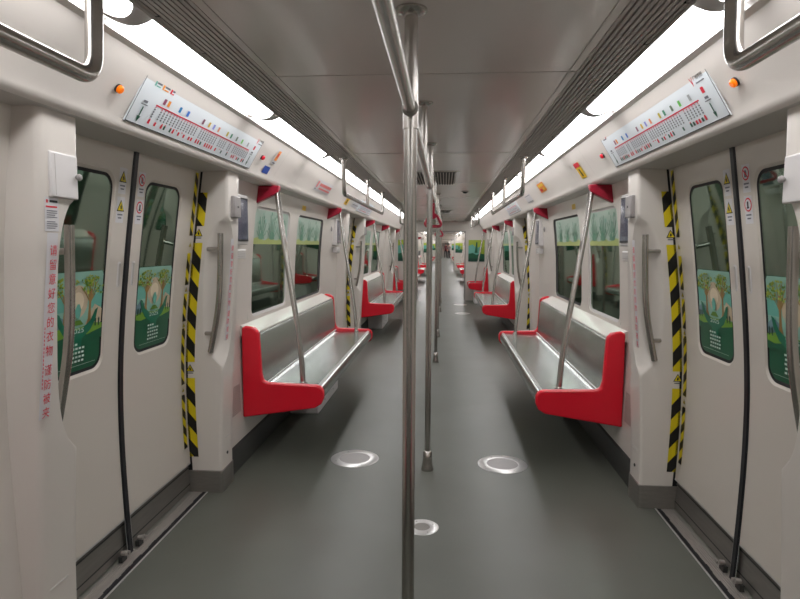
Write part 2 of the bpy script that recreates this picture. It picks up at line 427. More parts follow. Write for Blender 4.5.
# ------------------------------------------------------------------ door art
def art(mb, F, y0, y1, z0, z1, rb=.07, words=True):
    W = y1-y0; H = z1-z0
    def Q(u,v,h): return F(y0+u*W, z0+v*H, h)
    class M: pass
    def P(pts, h, m): mb.poly(pts, Q, h, m)
    rt = .02
    rrpane(mb, y0,y1,z0,z1,rb,rt,F,.0012,P_DG,8)
    def band(v0,v1,m,h):
        n = 4; d0 = .0
        for i in range(n):
            a = v0+(v1-v0)*i/n; b = v0+(v1-v0)*(i+1)/n
            e0 = 0; e1 = 0
            if b > .96: e1 = .04
            mb.add([Q(e0,a,h),Q(1-e0,a,h),Q(1-e1,b,h),Q(e1,b,h)], [(0,1,2,3)], m)
    band(.42,.62,P_PALE,.0016); band(.62,.80,P_TEAL,.0016); band(.80,.995,P_PALE,.0016)
    for q in range(5):
        f = 1-.17*q
        P([(.5+math.cos(2*PI*i/16)*.24*f, .70+math.sin(2*PI*i/16)*.20*f) for i in range(16)], .0018+.0001*q, (P_PALE,P_GLOW1,P_GLOW1,P_GLOW2,P_GLOW2)[q])
    P([(.66,.46),(.995,.46),(.995,.60),(.84,.66)], .0024, P_GLOW1)
    P([(.005,.45),(.3,.45),(.24,.56),(.12,.60),(.005,.54)], .0024, P_BLUEG)
    for q,(c,d) in enumerate(((.27,1),(.74,-1))):
        P([(c-.055,.45),(c+.06,.45),(c+.028,.52),(c+.022,.66),(c+.035,.82),(c-.028,.82),(c-.02,.66),(c-.028,.52)], .0027, P_TRUNK)
        for k,(ex,ev) in enumerate(((-.22,.86),(-.16,.93),(-.05,.96),(.09,.95),(.17,.91),(.21,.85))):
            P([(c-.014,.68),(c+.014,.68),(c+ex*.6+.006,ev-.05),(c+ex,ev),(c+ex*.6-.008,ev-.04)], .0028+.00005*k, P_TRUNK)
    rnd = random.Random(5)
    for k in range(230):
        c = (.27,.74)[k%2]; an = PI*rnd.random(); rr = .30*math.sqrt(rnd.random())
        u = c+math.cos(an)*rr; v = .80+math.sin(an)*rr*.62-.03; r = .011+.016*rnd.random()
        if abs(u-.5) < .10 and v < .88: continue
        P([(min(.985,max(.015,u+r*math.cos(a*PI/2.5+k))), min(.985,v+r*.62*math.sin(a*PI/2.5+k))) for a in range(5)], .0031+.00001*k, (P_YG,P_LEAF,P_YG2,P_YG,P_LEAF,P_PALE)[rnd.randrange(6)])
    # meadow
    P([(.0,.36),(1,.36),(1,.45),(.8,.47),(.5,.44),(.2,.47),(0,.44)], .0052, P_GRASS)
    P([(0,.30),(1,.30),(1,.40),(.7,.36),(.4,.39),(.15,.36),(0,.38)], .0053, P_DG)
    # people in the print, small dark strokes
    for u in (.05,.11,.86,.93): P([(u-.012,.43),(u+.012,.43),(u+.016,.5),(u,.52),(u-.016,.5)], .0054, P_DG2)
    # cupped hands and wrist
    P([(.10,.62),(.16,.60),(.24,.50),(.38,.44),(.5,.42),(.62,.44),(.76,.50),(.84,.60),(.90,.62),(.86,.50),(.76,.40),(.6,.33),(.58,.2),(.42,.2),(.4,.33),(.24,.40),(.14,.50)], .0056, P_HAND)
    P([(.38,.47),(.62,.47),(.55,.52),(.45,.52)], .0058, P_LEAF)
    P([(.46,.55),(.5,.53),(.54,.55),(.56,.62),(.52,.68),(.48,.68),(.44,.62)], .0059, P_TEAL)
    if words:
        text(mb, '2025', 0,0,1, lambda x,y,h: Q(.5+x*.135/1, .415+y*.065, h), .0062, P_W)
        for j in range(5):
            v = .27-.042*j; n = 5 if j else 3
            for i in range(n):
                u = .34+(.32/5)*i+.012*(j%2) ; mb.rect(u,u+.045,v,v+.02,Q,.0062,P_W)
        mb.rect(.12,.88,.065,.068,Q,.0062,P_W)
# ------------------------------------------------------------------ doors
leafY = ((-.675,-.021),(-.019+.0,.675))
def hazard(mb, F, u0, u1, z0, z1, slope=.8, p=.095, flip=1, h=.0015, top=None):
    """yellow tape with black diagonal bars clipped to the strip"""
    n = max(1, int((z1-z0)/.08)); mb.rect(u0,u1,z0,z1,F,h,YEL,n)
    w = u1-u0; k = 0; z = z0-.1
    if top is not None:
        z = z1-top
        while z > z0-.1: z -= p
    while z < z1:
        a, b = z, z+p*.5
        d = slope*w*(1 if flip>0 else -1)
        pts = [(u0,a),(u1,a+d),(u1,b+d),(u0,b)]
        # clip vertically
        def clip(pts, zc, keep):
            out = []
            for i in range(len(pts)):
                A = pts[i]; B = pts[(i+1)%len(pts)]
                ia = (A[1] >= zc) if keep else (A[1] <= zc); ib = (B[1] >= zc) if keep else (B[1] <= zc)
                if ia: out.append(A)
                if ia != ib:
                    t = (zc-A[1])/(B[1]-A[1]); out.append((A[0]+(B[0]-A[0])*t, zc))
            return out
        q = clip(pts, z0, True)
        if len(q) > 2: q = clip(q, z1, False)
        if len(q) > 2: mb.poly(q, F, h*1.6, BLK)
        z += p
def tri_sticker(mb, F, u, v, w, h0=.0012):
    mb.poly([(u-w/2,v-w*.42),(u+w/2,v-w*.42),(u,v+w*.46)], F, h0+.0012, BLK)
    mb.poly([(u-w*.38,v-w*.35),(u+w*.38,v-w*.35),(u,v+w*.33)], F, h0+.002, YEL)
    mb.poly([(u-w*.05,v-w*.25),(u+w*.12,v-w*.28),(u+w*.12,v-w*.1),(u,v+w*.12),(u-w*.1,v-w*.05)], F, h0+.003, BLK)
def build_door(s, num, k, detail):
    d = sempty('door_%d'%num, (0, D0+PER*k, 0)); F = rawmap(DX, s)
    zb = .175
    for (y0,y1,wy0,wy1) in ((-.684,-.020,-.535,-.158),(-.020,.684,.095,.480)):
        mb = MB(); inn,out = loops(wy0,wy1,.925,1.78,.075,y0,y1,zb,1.885)
        ringpatch(mb, inn, out, F, DOOR, 5)
        # soft moulded rim round the glass
        in2,_ = loops(wy0+.012,wy1-.012,.937,1.768,.065,y0,y1,zb,1.885)
        ringpatch(mb, inn, in2, F, DOOR, 1, 0, -.008)
        mb.add([F(y0,zb,0),F(y1,zb,0),F(y1,zb,-.02),F(y0,zb,-.02)], [(0,1,2,3)], TRIMM)
        mb.rect(y0,y1,zb-.004,zb+.004,F,.0015,TRIMM)
        panel = mb.build('door_leaf', d)
        mb = MB(); in3,_ = loops(wy0+.026,wy1-.02,.95,1.755,.055,y0,y1,zb,1.885)
        ringpatch(mb, in2, in3, F, BLACK, 1, -.006, -.009); mb.build('window_gasket', panel)
        mb = MB(); rrpane(mb, wy0+.014,wy1-.014,.94,1.765,.06,.06,F,-.011,GLASS); mb.build('window_pane', panel, smooth=60)
        # kick plate
        mb = MB(); mb.rect(y0+.005,y1-.005,.012,zb-.01,F,-.012,KICK,3); mb.rect(y0,y1,zb-.03,zb-.022,F,-.008,DARKM)
        mb.rect(y0,y1,.045,.052,F,-.010,DARKM)
        mb.build('kick_plate', panel)
        # finger grip
        gy = -.075 if y1 < .1 else .045
        mb = MB(); i1,_ = loops(gy-.009,gy+.009,1.285,1.385,.0088,0,1,0,1,3,4); o1,_ = loops(gy-.015,gy+.015,1.277,1.393,.0145,0,1,0,1,3,4)
        ringpatch(mb, i1, o1, F, PLASTIC, 1, .003, .0005); rrpane(mb, gy-.009,gy+.009,1.285,1.385,.0088,.0088,F,.0007,BEAM,2)
        mb.build('finger_grip', panel)
    # centre rubber seal
    mb = MB(); zs = [.0+1.885*i/24 for i in range(25)]
    vs = []
    for z in zs:
        X = DX(z)
        vs += [(s*(X-.001),-.041,z),(s*(X-.008),-.034,z),(s*(X-.008),-.006,z),(s*(X-.001),.001,z)]
    mb.add(vs, [(4*i+j,4*i+j+1,4*i+j+5,4*i+j+4) for i in range(24) for j in range(3)], NAVY)
    mb.build('centre_seal', d)
    mb = MB()
    for z0,z1 in ((0,zb),):
        for yy in (-.045,.003): mb.rect(yy,yy+.004,z0,z1,F,.002,TRIMM,2)
    mb.build('seal_edge', d)
    # guide rollers at the foot
    for yy in (-.10,.05):
        mb = MB(); x = DX(0)-.018
        mb.box(min(s*x,s*(x+.02)),max(s*x,s*(x+.02)),yy-.02,yy+.02,0.002,.03,DARKM)
        mb.lathe([(.011,-.012),(.011,.012)], (s*(x-.004),yy-.01,.045), SILL, 'x', 12); mb.lathe([(.009,-.012),(.009,.012)], (s*(x-.004),yy+.016,.036), SILL, 'x', 12)
        mb.build('guide_bracket', d)
    # sill
    mb = MB()
    mb.box(min(s*1.30,s*1.44),max(s*1.30,s*1.44),-.69,.69,-.05,-.002,SILL)
    for j in range(4):
        x = 1.345+j*.011; mb.box(min(s*x,s*(x+.004)),max(s*x,s*(x+.004)),-.68,.68,-.002,.0012,SILL)
    rnd = random.Random(k*2+s)
    ys = [-.69+1.38*i/40 for i in range(41)]
    for a,b in zip(ys,ys[1:]):
        w = .018+.006*rnd.random(); mb.box(min(s*1.306,s*(1.306+w)),max(s*1.306,s*(1.306+w)),a,b,-.002,.0006,BLACK)
    mb.box(min(s*1.293,s*1.300),max(s*1.293,s*1.300),-.70,.70,-.002,.003,TRIMM)
    mb.build('sill_plate', d)
    return d
dn = 0
for s,side in ((-1,'left'),(1,'right')):
    for k in (-1,0,1,2):
        dn += 1; build_door(s, dn, k, k == 0)
ordn = {0:'nearest',1:'second',2:'third'}
for s,side in ((-1,'left'),(1,'right')):
    for k in (0,1,2):
        for j,(a,b) in enumerate(((-.518,-.174),(.112,.463))):
            F = rawmap(DX, s); mb = MB()
            G = (lambda u,v,h: F(u,v,h-.0105)) if s < 0 else (lambda u,v,h,F=F,a=a,b=b: F(a+b-u,v,h-.0105))
            art(mb, G, a, b, .945, 1.36)
            o = mb.build('door_poster', recalc=False, smooth=0, loc=(0,D0+PER*k,0))
            tag(o, 'green tree and cupped hands poster on the %s leaf glass of the %s %s door'%(('nearer','farther')[j], ordn[k], side), 'poster', 'green posters on the door windows')
# stickers beside the seam of the nearest doors
for s,side in ((-1,'left'),(1,'right')):
    for leaf,yc in (('nearer',-.108),('farther',.052)):
        for row,zc in (('upper',1.745),('lower',1.62)):
            mb = MB(); F = rawmap(DX, s); G = (lambda u,v,h,yc=yc,F=F: F(yc+u,v,h)) if s<0 else (lambda u,v,h,yc=yc,F=F: F(yc-u,v,h))
            mb.rect(-.030,.030,zc-.056,zc+.056,G,.0012,PAPER,2)
            if (leaf == 'nearer') == (s < 0):
                tri_sticker(mb, G, 0, zc+.018, .058)
                what = 'yellow triangle warning sticker'
            else:
                n = 24; R = [(math.cos(2*PI*i/n), math.sin(2*PI*i/n)) for i in range(n)]; yo = zc+.020
                mb.poly([(x*.028, yo+y*.028) for x,y in R], G, .0020, INKR)
                mb.poly([(x*.022, yo+y*.022) for x,y in R], G, .0026, PAPER)
                if row == 'upper':
                    mb.poly([(-.009,yo-.015),(.009,yo-.015),(.010,yo+.004),(.002,yo+.016),(-.008,yo+.008)], G, .0032, INK)
                    mb.poly([(-.019,yo+.014),(-.015,yo+.018),(.019,yo-.014),(.015,yo-.018)], G, .0038, INKR)
                else:
                    mb.rect(-.006,.006,yo-.015,yo+.013,G,.0032,INKD); mb.rect(-.010,.010,yo-.015,yo-.010,G,.0034,INKD)
                what = 'red ring prohibition sticker'
            for q in range(2): mb.rect(-.02+.006*q,.02-.006*q,zc-.024-.014*q,zc-.018-.014*q,G,.002,INK)
            tag(mb.build('sticker', recalc=False, smooth=0, loc=(0,D0,0)), '%s %s on the %s leaf of the nearest %s door'%(row, what, leaf, side), 'sticker')
# narrow hazard tape on the far leaf edge
for s,side in ((-1,'left'),(1,'right')):
    for k in (0,1,2):
        mb = MB(); F = rawmap(DX, s)
        for a,b in ((.28,.60),(.66,.99),(1.03,1.19),(1.24,1.42),(1.52,1.87)):
            hazard(mb, F, .618, .658, a, b, 1.0, .1, -1)
        for z in (.63,1.01,1.215,1.47): tri_sticker(mb, F, .638, z, .03)
        o = mb.build('hazard_tape', recalc=False, smooth=0, loc=(0,D0+PER*k,0))
        tag(o, 'narrow yellow and black hazard tape down the far edge of the %s %s door leaf'%(ordn[k], side), 'hazard tape', 'hazard tapes on the door leaves')
# ------------------------------------------------------------------ door pillars
def pillar(s, far, k, label):
    """a moulded post at the side of a doorway; far=+1 faces the camera"""
    J = JH; d = far
    t = thing('doorway_post', label, 'doorway post', (0, D0+PER*k, 0), 'moulded pillars beside the doors')
    zs = [.0+1.887*i/72 for i in range(73)]
    def sec(z):
        f = FX(z); e = abs(z-1.2)/.425
        c = max(0, 1-e**3.2) if e < 1 else 0
        c = c**.6
        r = .022
        pts = [(DX(z)+.03, J),(f+.020+.122*c, J),(f+.014+.118*c, J+.001)]
        pts += [(f+.010+.095*c, J+.002+.028*c),(f+.007+.060*c, J+.004+.076*c),(f+.003+.024*c, J+.007+.095*c),(f+.0005, J+.012+.105*c),(f, J+.020+.106*c)]
        pts += [(f-.001, J+.132),(f-.001,J+.172),(f+.006, J+.187),(f+.02, J+.196),(WX(z)+.02, J+.205)]
        return pts
    n = len(sec(1)); mb = MB(); vs = []
    for z in zs: vs += [(s*x, d*y, z) for x,y in sec(z)]
    fs = [(i*n+j,i*n+j+1,(i+1)*n+j+1,(i+1)*n+j) for i in range(72) for j in range(n-1)]
    mb.add(vs, fs, WALL); mb.build('pillar_body', t, smooth=50)
    # steel kick band
    mb = MB(); vs = []
    zz = [0,.13,.133]
    for q,z in enumerate(zz):
        for x,y in sec(.05):
            gx = -.005 if q < 2 else 0; gy = -.005 if q < 2 else 0
            vs.append((s*(x+gx), d*(y+gy if y < J+.1 else y-gy), z))
    mb.add(vs, [(i*n+j,i*n+j+1,(i+1)*n+j+1,(i+1)*n+j) for i in range(2) for j in range(n-1)], KICK); mb.build('kick_band', t, smooth=50)
    # grab bar in the scooped recess, with two stand-offs
    gb = MB(); gy = J-.004
    BX = smoothtab([(.84,1.258),(.95,1.234),(1.08,1.208),(1.2,1.194),(1.35,1.186),(1.54,1.180)],1)
    P = [(s*interp(BX,z), d*gy, z) for z in [.845+.69*i/14 for i in range(15)]]
    gb.tube(P, .0165, STEEL); bar = gb.build('grab_bar', t, smooth=60)
    for z in (.955,1.445):
        mb = MB(); mb.tube([(s*interp(BX,z), d*gy, z),(s*(FX(z)+.118), d*(gy+.012), z)], .012, STEEL, 10); mb.build('stand_off', bar)
    # black gap by the leaf
    mb = MB(); mb.add([(s*(DX(z)+q),d*(J-.0015),z) for z in zs for q in (-.012,.02)], [(2*i,2*i+1,2*i+3,2*i+2) for i in range(72)], BLACK); mb.build('edge_gasket', t)
    # small hatch with key hole near the foot
    mb = MB(); y0,y1 = J+.06,J+.15
    for a,b,c,e in ((y0,y1,.315,.3175),):
        mb.box(min(s*(FX(.3)-.0035),s*FX(.3)),max(s*(FX(.3)-.0035),s*FX(.3)),min(d*a,d*b),max(d*a,d*b),c,e,BEAM)
    mb.build('hatch_edge', t)
    mb = MB(); mb.lathe([(.009,-.003),(.009,.003)], (s*(FX(.22)-.002), d*(J+.09), .215), DARKM, 'x', 16)
    mb.build('hatch_lock', t)
    return t
pil = {}
for s,side in ((-1,'left'),(1,'right')):
    for far,fn in ((-1,'near'),(1,'far')):
        base = None
        for k in (0,1,2):
            lab = 'white moulded post with grab bar on the %s side of the %s %s door'%(fn, ordn[k], side)
            if base is None: base = pillar(s, far, 0, lab)
            else: copy_tree(base, PER*k, lab)
        if far == 1: copy_tree(base, -PER, 'white moulded post beside the %s door behind the camera'%side)
    # wide hazard tape on the jamb that faces the camera
    for k in (0,1,2):
        mb = MB(); J = JH
        if s < 0: F = lambda u,v,h: (-(DX(v)+.002-u), J-h, v)
        else: F = lambda u,v,h: ((DX(v)+.006-u), J-h, v)
        for a,b in ((.215,.69),(.785,1.48),(1.575,1.765)): hazard(mb, F, 0, .056, a, b, 1.2, .165, -1, top=(.05 if b > 1.6 else .11))
        for z in (1.53,.742): 
            tri_sticker(mb, F, .028, z+.008, .05); mb.rect(.01,.046,z-.026,z-.020,F,.0015,INK)
        o = mb.build('hazard_tape', recalc=False, smooth=0, loc=(0,D0+PER*k,0))
        tag(o, 'wide yellow and black hazard tape on the pillar jamb of the %s %s door'%(ordn[k], side), 'hazard tape', 'wide hazard tapes on the pillars')
# things on pillars
def strip(s, yc, label, z1=1.505, z0=.915, w=.052, tilt=0):
    mb = MB(); F = lambda u,v,h: (s*(FX(v)-.001-h), yc+tilt*(v-1.5)+(u if s < 0 else -u), v)
    mb.rect(-w/2,w/2,z0,z1,F,.0012,PAPER,60)
    chars = '请留意好您的衣物'; z = z1-.055
    for c in chars: text(mb, c, .004, z, .037, F, .0036, INKR); z -= .0455
    z -= .016
    for c in '谨防被夹': text(mb, c, .004, z, .037, F, .0036, INKR); z -= .0455
    for i in range(16): mb.rect(-.022,-.0185,1.20-i*.0125,1.208-i*.0125,F,.0032,INKR)
    tag(mb.build('notice_strip', recalc=False, smooth=0), label, 'notice strip')
strip(-1, 1.785, 'white vertical strip of large red Chinese characters on the near left pillar', tilt=.075)
strip(-1, 3.372, 'white vertical strip of small red Chinese characters on the pillar past the nearest left door', w=.045, tilt=.1)
strip(1, 3.365, 'white vertical strip of small red Chinese characters on the pillar past the nearest right door', w=.045, tilt=.1)
# safety leaflet above the strip
mb = MB(); F = lambda u,v,h: (-(FX(v)-.001-h), 1.785+u, v)
mb.rect(-.036,.03,1.51,1.616,F,.001,PAPER,3); mb.rect(-.03,-.022,1.598,1.608,F,.002,INKR); mb.rect(-.014,.024,1.600,1.607,F,.002,INKD)
mb.rect(-.032,.022,1.584,1.589,F,.002,INKR)
for i in range(9):
    z = 1.575-i*.0068
    if i != 4: mb.rect(-.028,.022-(.01 if i%3==2 else 0),z-.0022,z,F,.002,INK)
tag(mb.build('printed_leaflet', recalc=False, smooth=0), 'small printed leaflet under the switch cabinet on the near left pillar', 'leaflet')
for s,side in ((-1,'left'),(1,'right')):
    t = thing('switch_cabinet', 'small white cabinet door with a knob on the near %s pillar'%side, 'cabinet', (s*1.136,1.845,1.69 if s < 0 else 1.675))
    mb = MB(); mb.box(min(s*.004,-s*.010),max(s*.004,-s*.010),-.075,.062,-.074,.070,PLASTIC); mb.build('cabinet_door', t, bevel=.006, bseg=3)
    mb = MB(); mb.box(min(-s*.0102,-s*.0112),max(-s*.0102,-s*.0112),-.055,-.0535,-.066,.062,BEAM); mb.build('hinge_line', t)
    mb = MB(); mb.lathe([(.004,0),(.009,.006),(.012,.012),(.009,.018),(.003,.020)], (-s*.009,0.050,-.0), GREYB, 'x', 18)
    o = mb.build('knob', t)
    if s > 0: 
        for v in o.data.vertices: v.co.x = -.009-(v.co.x+.009)
# aisle boxes on the far pillars, TV screens, speaker boxes, vents
for s,side in ((-1,'left'),(1,'right')):
    for k in (0,1):
        o = PER*k; near = ('nearest','second')[k]
        t = thing('call_unit', 'small grey call unit on the pillar past the %s %s door'%(near, side), 'call unit', (s*1.135,3.40+o,1.69))
        mb = MB(); mb.box(min(-s*.022,s*.01),max(-s*.022,s*.01),-.055,.055,-.062,.062,GREYB); mb.build('housing', t, bevel=.008, bseg=3)
        mb = MB(); mb.lathe([(.006,-.002),(.006,.002)], (-s*.023,0,.0), DARKM, 'x', 12); mb.build('key_switch', t)
        for yy,nm in ((3.69,'past'),(7.16,'before')):
            if nm == 'before' and k == 1: continue
            t = thing('information_screen', 'upright blue-grey passenger screen on the %s wall %s the %s door'%(side, nm, near if nm=='past' else 'second'), 'screen', (s*1.225,yy+o,1.63))
            mb = MB(); mb.box(min(-s*.03,s*.03),max(-s*.03,s*.03),-.135,.125,-.16,.16,PLASTIC); mb.build('housing', t, bevel=.01, bseg=3)
            mb = MB(); mb.box(min(-s*.034,-s*.028),max(-s*.034,-s*.028),-.112,.112,-.138,.138,NAVY); mb.build('bezel', t)
            mb = MB(); mb.box(min(-s*.036,-s*.033),max(-s*.036,-s*.033),-.10,.10,-.126,.126,TVS)
            mb.box(min(-s*.0368,-s*.036),max(-s*.0368,-s*.036),-.06,.08,-.10,-.02,TVD); mb.box(min(-s*.0368,-s*.036),max(-s*.0368,-s*.036),-.09,-.02,.0,.09,TVD)
            mb.build('display', t)
            t = thing('speaker_box', 'small perforated white box under the %s wall screen %s the %s door'%(side, nm, near if nm=='past' else 'second'), 'speaker', (s*1.23,yy+o,1.41))
            mb = MB(); mb.box(min(-s*.03,s*.03),max(-s*.03,s*.03),-.09,.09,-.032,.032,PLASTIC); mb.build('housing', t, bevel=.008, bseg=3)
            mb = MB()
            for a in range(10):
                for b in range(3): mb.box(min(-s*.0312,-s*.0302),max(-s*.0312,-s*.0302),-.07+a*.0145,-.063+a*.0145,-.016+b*.014,-.010+b*.014,BEAM)
            mb.build('perforations', t)
        # low wall vent
        mb = MB(); F = rawmap(WX, s)
        mb.rect(3.57+o,3.80+o,.35,.545,F,.003,WALL,3)
        for a in range(11):
            for b in range(15):
                y = 3.581+o+a*.0195; z = .357+b*.0127; mb.rect(y,y+.0115,z,z+.0075,F,.0045,VENTH)
        tag(mb.build('wall_vent', smooth=0), 'small perforated vent low on the %s wall past the %s door'%(side, near), 'vent')
# ------------------------------------------------------------------ benches
B0, B1 = 3.83, 6.56
BC = (B0+B1)/2; BH = (B1-B0)/2
def bench(s, half, loc, label):
    t = thing('bench', label, 'bench', loc, 'steel benches with red ends')
    seat = [(.722,.425),(.714,.45),(.716,.48),(.728,.503),(.745,.510),(.77,.508),(1.07,.498),(1.10,.503),(1.12,.52),(1.13,.50),(1.10,.482),(.80,.482),(.76,.47),(.745,.425)]
    mb = MB(); mb.prism([(s*x,z) for x,z in seat], -half+.02, half-.02, BENCHM); mb.build('seat_pan', t, smooth=40)
    # two bright beads along the front lip
    mb = MB()
    for x,z in ((.742,.5115),(.757,.511)): mb.tube([(s*x,-half+.03,z),(s*x,half-.03,z)], .0035, TRIMM, 8)
    mb.build('front_bead', t)
    back = [(1.115,.515),(1.128,.56),(1.148,.86),(1.158,.872),(1.172,.87),(1.165,.85),(1.145,.55),(1.135,.505)]
    mb = MB(); mb.prism([(s*x,z) for x,z in back], -half+.02, half-.02, BENCHM); mb.build('backrest', t, smooth=40)
    mb = MB(); mb.tube([(s*1.117,-half+.03,.522),(s*1.117,half-.03,.522)], .006, TRIMM, 8); mb.build('rear_bead', t)
    mb = MB(); mb.prism([(s*1.165,.868),(s*1.165,.880),(s*1.30,.935),(s*1.30,.85)], -half+.02, half-.02, WALL); mb.build('window_ledge', t)
    mb = MB(); mb.prism([(s*.80,.482),(s*1.10,.482),(s*1.255,.40),(s*1.255,.34),(s*1.05,.40),(s*.80,.455)], -half+.06, half-.06, DARKM); mb.build('under_frame', t)
    out = [(1.262,.295),(1.262,.91),(1.235,.925),(1.175,.915),(1.145,.885),(1.130,.60),(1.118,.555),(1.09,.54),(.75,.530),(.720,.518),(.704,.49),(.704,.44),(.722,.40),(.765,.372)]
    for e in (-1,1):
        mb = MB(); y = e*half; mb.prism([(s*x,z) for x,z in out], min(y,y-e*.045), max(y,y-e*.045), RED)
        mb.build('end_panel', t, smooth=50, bevel=.012, bseg=3)
    return t
def bench_pole(s, y, label):
    t = thing('bench_grab_pole', label, 'grab pole', (s*.88,y,.51), 'curved steel poles standing on the benches')
    mb = MB(); mb.prism([(s*.182,1.374),(s*.375,1.370),(s*.370,1.245),(s*.360,1.245),(s*.222,1.308),(s*.187,1.328)], .082,.138, REDB)
    mb.build('bracket', t, bevel=.006)
    # gently bowed pole
    P = [(1.066,1.85),(1.060,1.78),(1.045,1.65),(1.024,1.5),(.999,1.33),(.972,1.16),(.949,1.0),(.928,.85),(.913,.72),(.904,.60),(.90,.50)]
    mb = MB(); mb.tube([(s*(x-.895+.030*max(0,(z-.5)/1.35)),.11*max(0,(z-.5)/1.35),z-.51) for x,z in P], .0195, STEEL, 16); mb.build('pole', t, smooth=60)
    mb = MB(); mb.lathe([(.026,-.012),(.026,.004),(.021,.008)], (0,0,0), STEEL, 'z', 20); mb.build('foot_collar', t)
    return t
SHORT = .42
for s,side in ((-1,'left'),(1,'right')):
    b = bench(s, BH, (0,BC,0), 'long steel bench with red end panels, nearest on the %s'%side)
    copy_tree(b, PER-.12, 'long steel bench with red end panels, second on the %s'%side)
    copy_tree(b, -PER-.0, 'long steel bench with red ends on the %s behind the camera'%side)
    bench(s, SHORT, (0,YE-.10-SHORT,0), 'short steel bench with red ends beside the far end wall on the %s'%side)
    PY = 4.0
    p = bench_pole(s, PY, 'curved steel pole at the near end of the nearest %s bench, under a red bracket'%side)
    copy_tree(p, 6.50-PY, 'curved steel pole at the far end of the nearest %s bench, under a red bracket'%side)
    copy_tree(p, PER, 'curved steel pole at the near end of the second %s bench, under a red bracket'%side)
    copy_tree(p, PER+6.50-PY, 'curved steel pole at the far end of the second %s bench, under a red bracket'%side)
    copy_tree(p, YE-.10-2*SHORT+.2-PY, 'curved steel pole on the short bench by the %s end wall, under a red bracket'%side)
    if s < 0: copy_tree(p, 1.13-PY, 'curved steel pole cut off by the left edge of the picture')
# under-bench boxes
for x0,x1,y0,y1,lab in ((-1.24,-.985,4.95,5.9,'white equipment box under the nearest left bench'),(-1.24,-.985,10.25,11.3,'white equipment box under the second left bench'),(.86,1.24,15.02,15.6,'white equipment box under the short right bench')):
    t = thing('equipment_box', lab, 'equipment box', ((x0+x1)/2,(y0+y1)/2,0))
    mb = MB(); hx=(x1-x0)/2; hy=(y1-y0)/2; mb.box(-hx,hx,-hy,hy,.0,.385,PLASTIC); mb.build('casing', t, bevel=.01)
    mb = MB()
    sx = 1 if x0 < 0 else -1
    for q in range(4): mb.lathe([(.007,-.002),(.007,.002)], (sx*hx,-hy+.08+q*.2,.06 if q%2 else .09), DARKM, 'x', 10)
    mb.build('screw', t)
# ------------------------------------------------------------------ central poles and rail
def centre_pole(y, label):
    t = thing('centre_pole', label, 'pole', (0,y,0), 'floor to ceiling steel poles down the aisle')
    mb = MB(); mb.tube([(0,0,.10),(0,0,2.10)], .0185, STEEL, 24); mb.build('pole', t, smooth=60)
    mb = MB(); mb.lathe([(.040,0.0),(.041,.004),(.034,.03),(.029,.08),(.027,.125),(.019,.13)], (0,0,0), STEEL, 'z', 28); mb.build('base_cone', t, smooth=60)
    mb = MB(); mb.lathe([(.02,-.016),(.036,-.013),(.044,-.006),(.044,0)], (0,0,2.109), STEEL, 'z', 28); mb.build('ceiling_flange', t)
    mb = MB(); mb.tube([(0,0,1.79),(0,0,1.79),(0,0,1.795),(0,0,1.955),(0,0,1.96),(0,0,1.96)][1:5], .0215, STEEL, 24); mb.build('rail_sleeve', t, smooth=60)
    return t
py = [1.66,3.76,7.354,9.42,13.05,15.1]
p0 = centre_pole(py[0], 'steel floor to ceiling pole in the middle of the aisle, nearest the camera')
for y,l in zip(py[1:], ('second steel pole along the aisle, with its flared foot in view','third steel pole along the aisle, beyond the flared foot of the second','fourth steel pole along the aisle, half hidden by nearer poles','fifth steel pole along the aisle, far off','last steel pole along the aisle, near the end wall')):
    copy_tree(p0, y-py[0], l)
t = thing('overhead_rail', 'horizontal steel handrail under the ceiling running down the middle of the aisle', 'handrail', (0,0,1.84))
segs = [-1.2]+py
for a,b in zip(segs, segs[1:]):
    mb = MB(); mb.tube([(0,a+(.02 if a>0 else 0),0),(0,b-.021,0)], .0165, STEEL, 18); mb.build('rail', t, smooth=60)
    if b-a > 1.5:
        ym = a+(b-a)*.5
        if a > 0:
            mb = MB(); mb.tube([(0,ym,0),(0,ym,.262)], .014, STEEL, 16); mb.lathe([(.016,-.014),(.034,-.010),(.040,-.004),(.040,0)], (0,ym,.269), STEEL, 'z', 24)
            mb.build('hanger', t)
    mb = MB(); mb.lathe([(.0185,-.013),(.0225,-.008),(.0225,0)], (0,b-.030,0), KICK, 'y', 20); mb.build('collar', t)
# strap handles
def strap_handle(y, label, ang=0):
    t = thing('strap_handle', label, 'strap handle', (0,y,1.84), 'red strap handles')
    mb = MB(); mb.tube([(0.0,-.012,-.0),(0,-.012,.019),(0,.012,.019),(0,.012,0)], .004, REDH, 8)
    mb.box(-.012,.012,-.005,.005,-.105,-.01,REDH); mb.box(-.018,.018,-.022,.022,-.02,.022,GREYB); mb.build('strap', t)
    ring = fillet([(0,0,-.118),(-.034,0,-.125),(-.070,0,-.190),(-.056,0,-.212),(.056,0,-.212),(.070,0,-.190),(.034,0,-.125),(0,0,-.118)], .02, 4)
    mb = MB(); c, s_ = math.cos(ang), math.sin(ang)
    mb.tube([(v.x*c,v.x*s_,v.z) for v in ring], .0125, REDH, 12); mb.build('ring', t, smooth=60)
    mb = MB(); mb.lathe([(.012,-.008),(.026,-.008),(.026,.008),(.012,.008)], (0,0,-.125), REDH, 'y', 18); mb.build('ring_clip', t)
    return t
h0 = strap_handle(4.9, 'crimson triangular strap handle hanging just past the second aisle pole', .3)
copy_tree(h0, 5.0, 'small crimson strap handle far down the aisle')
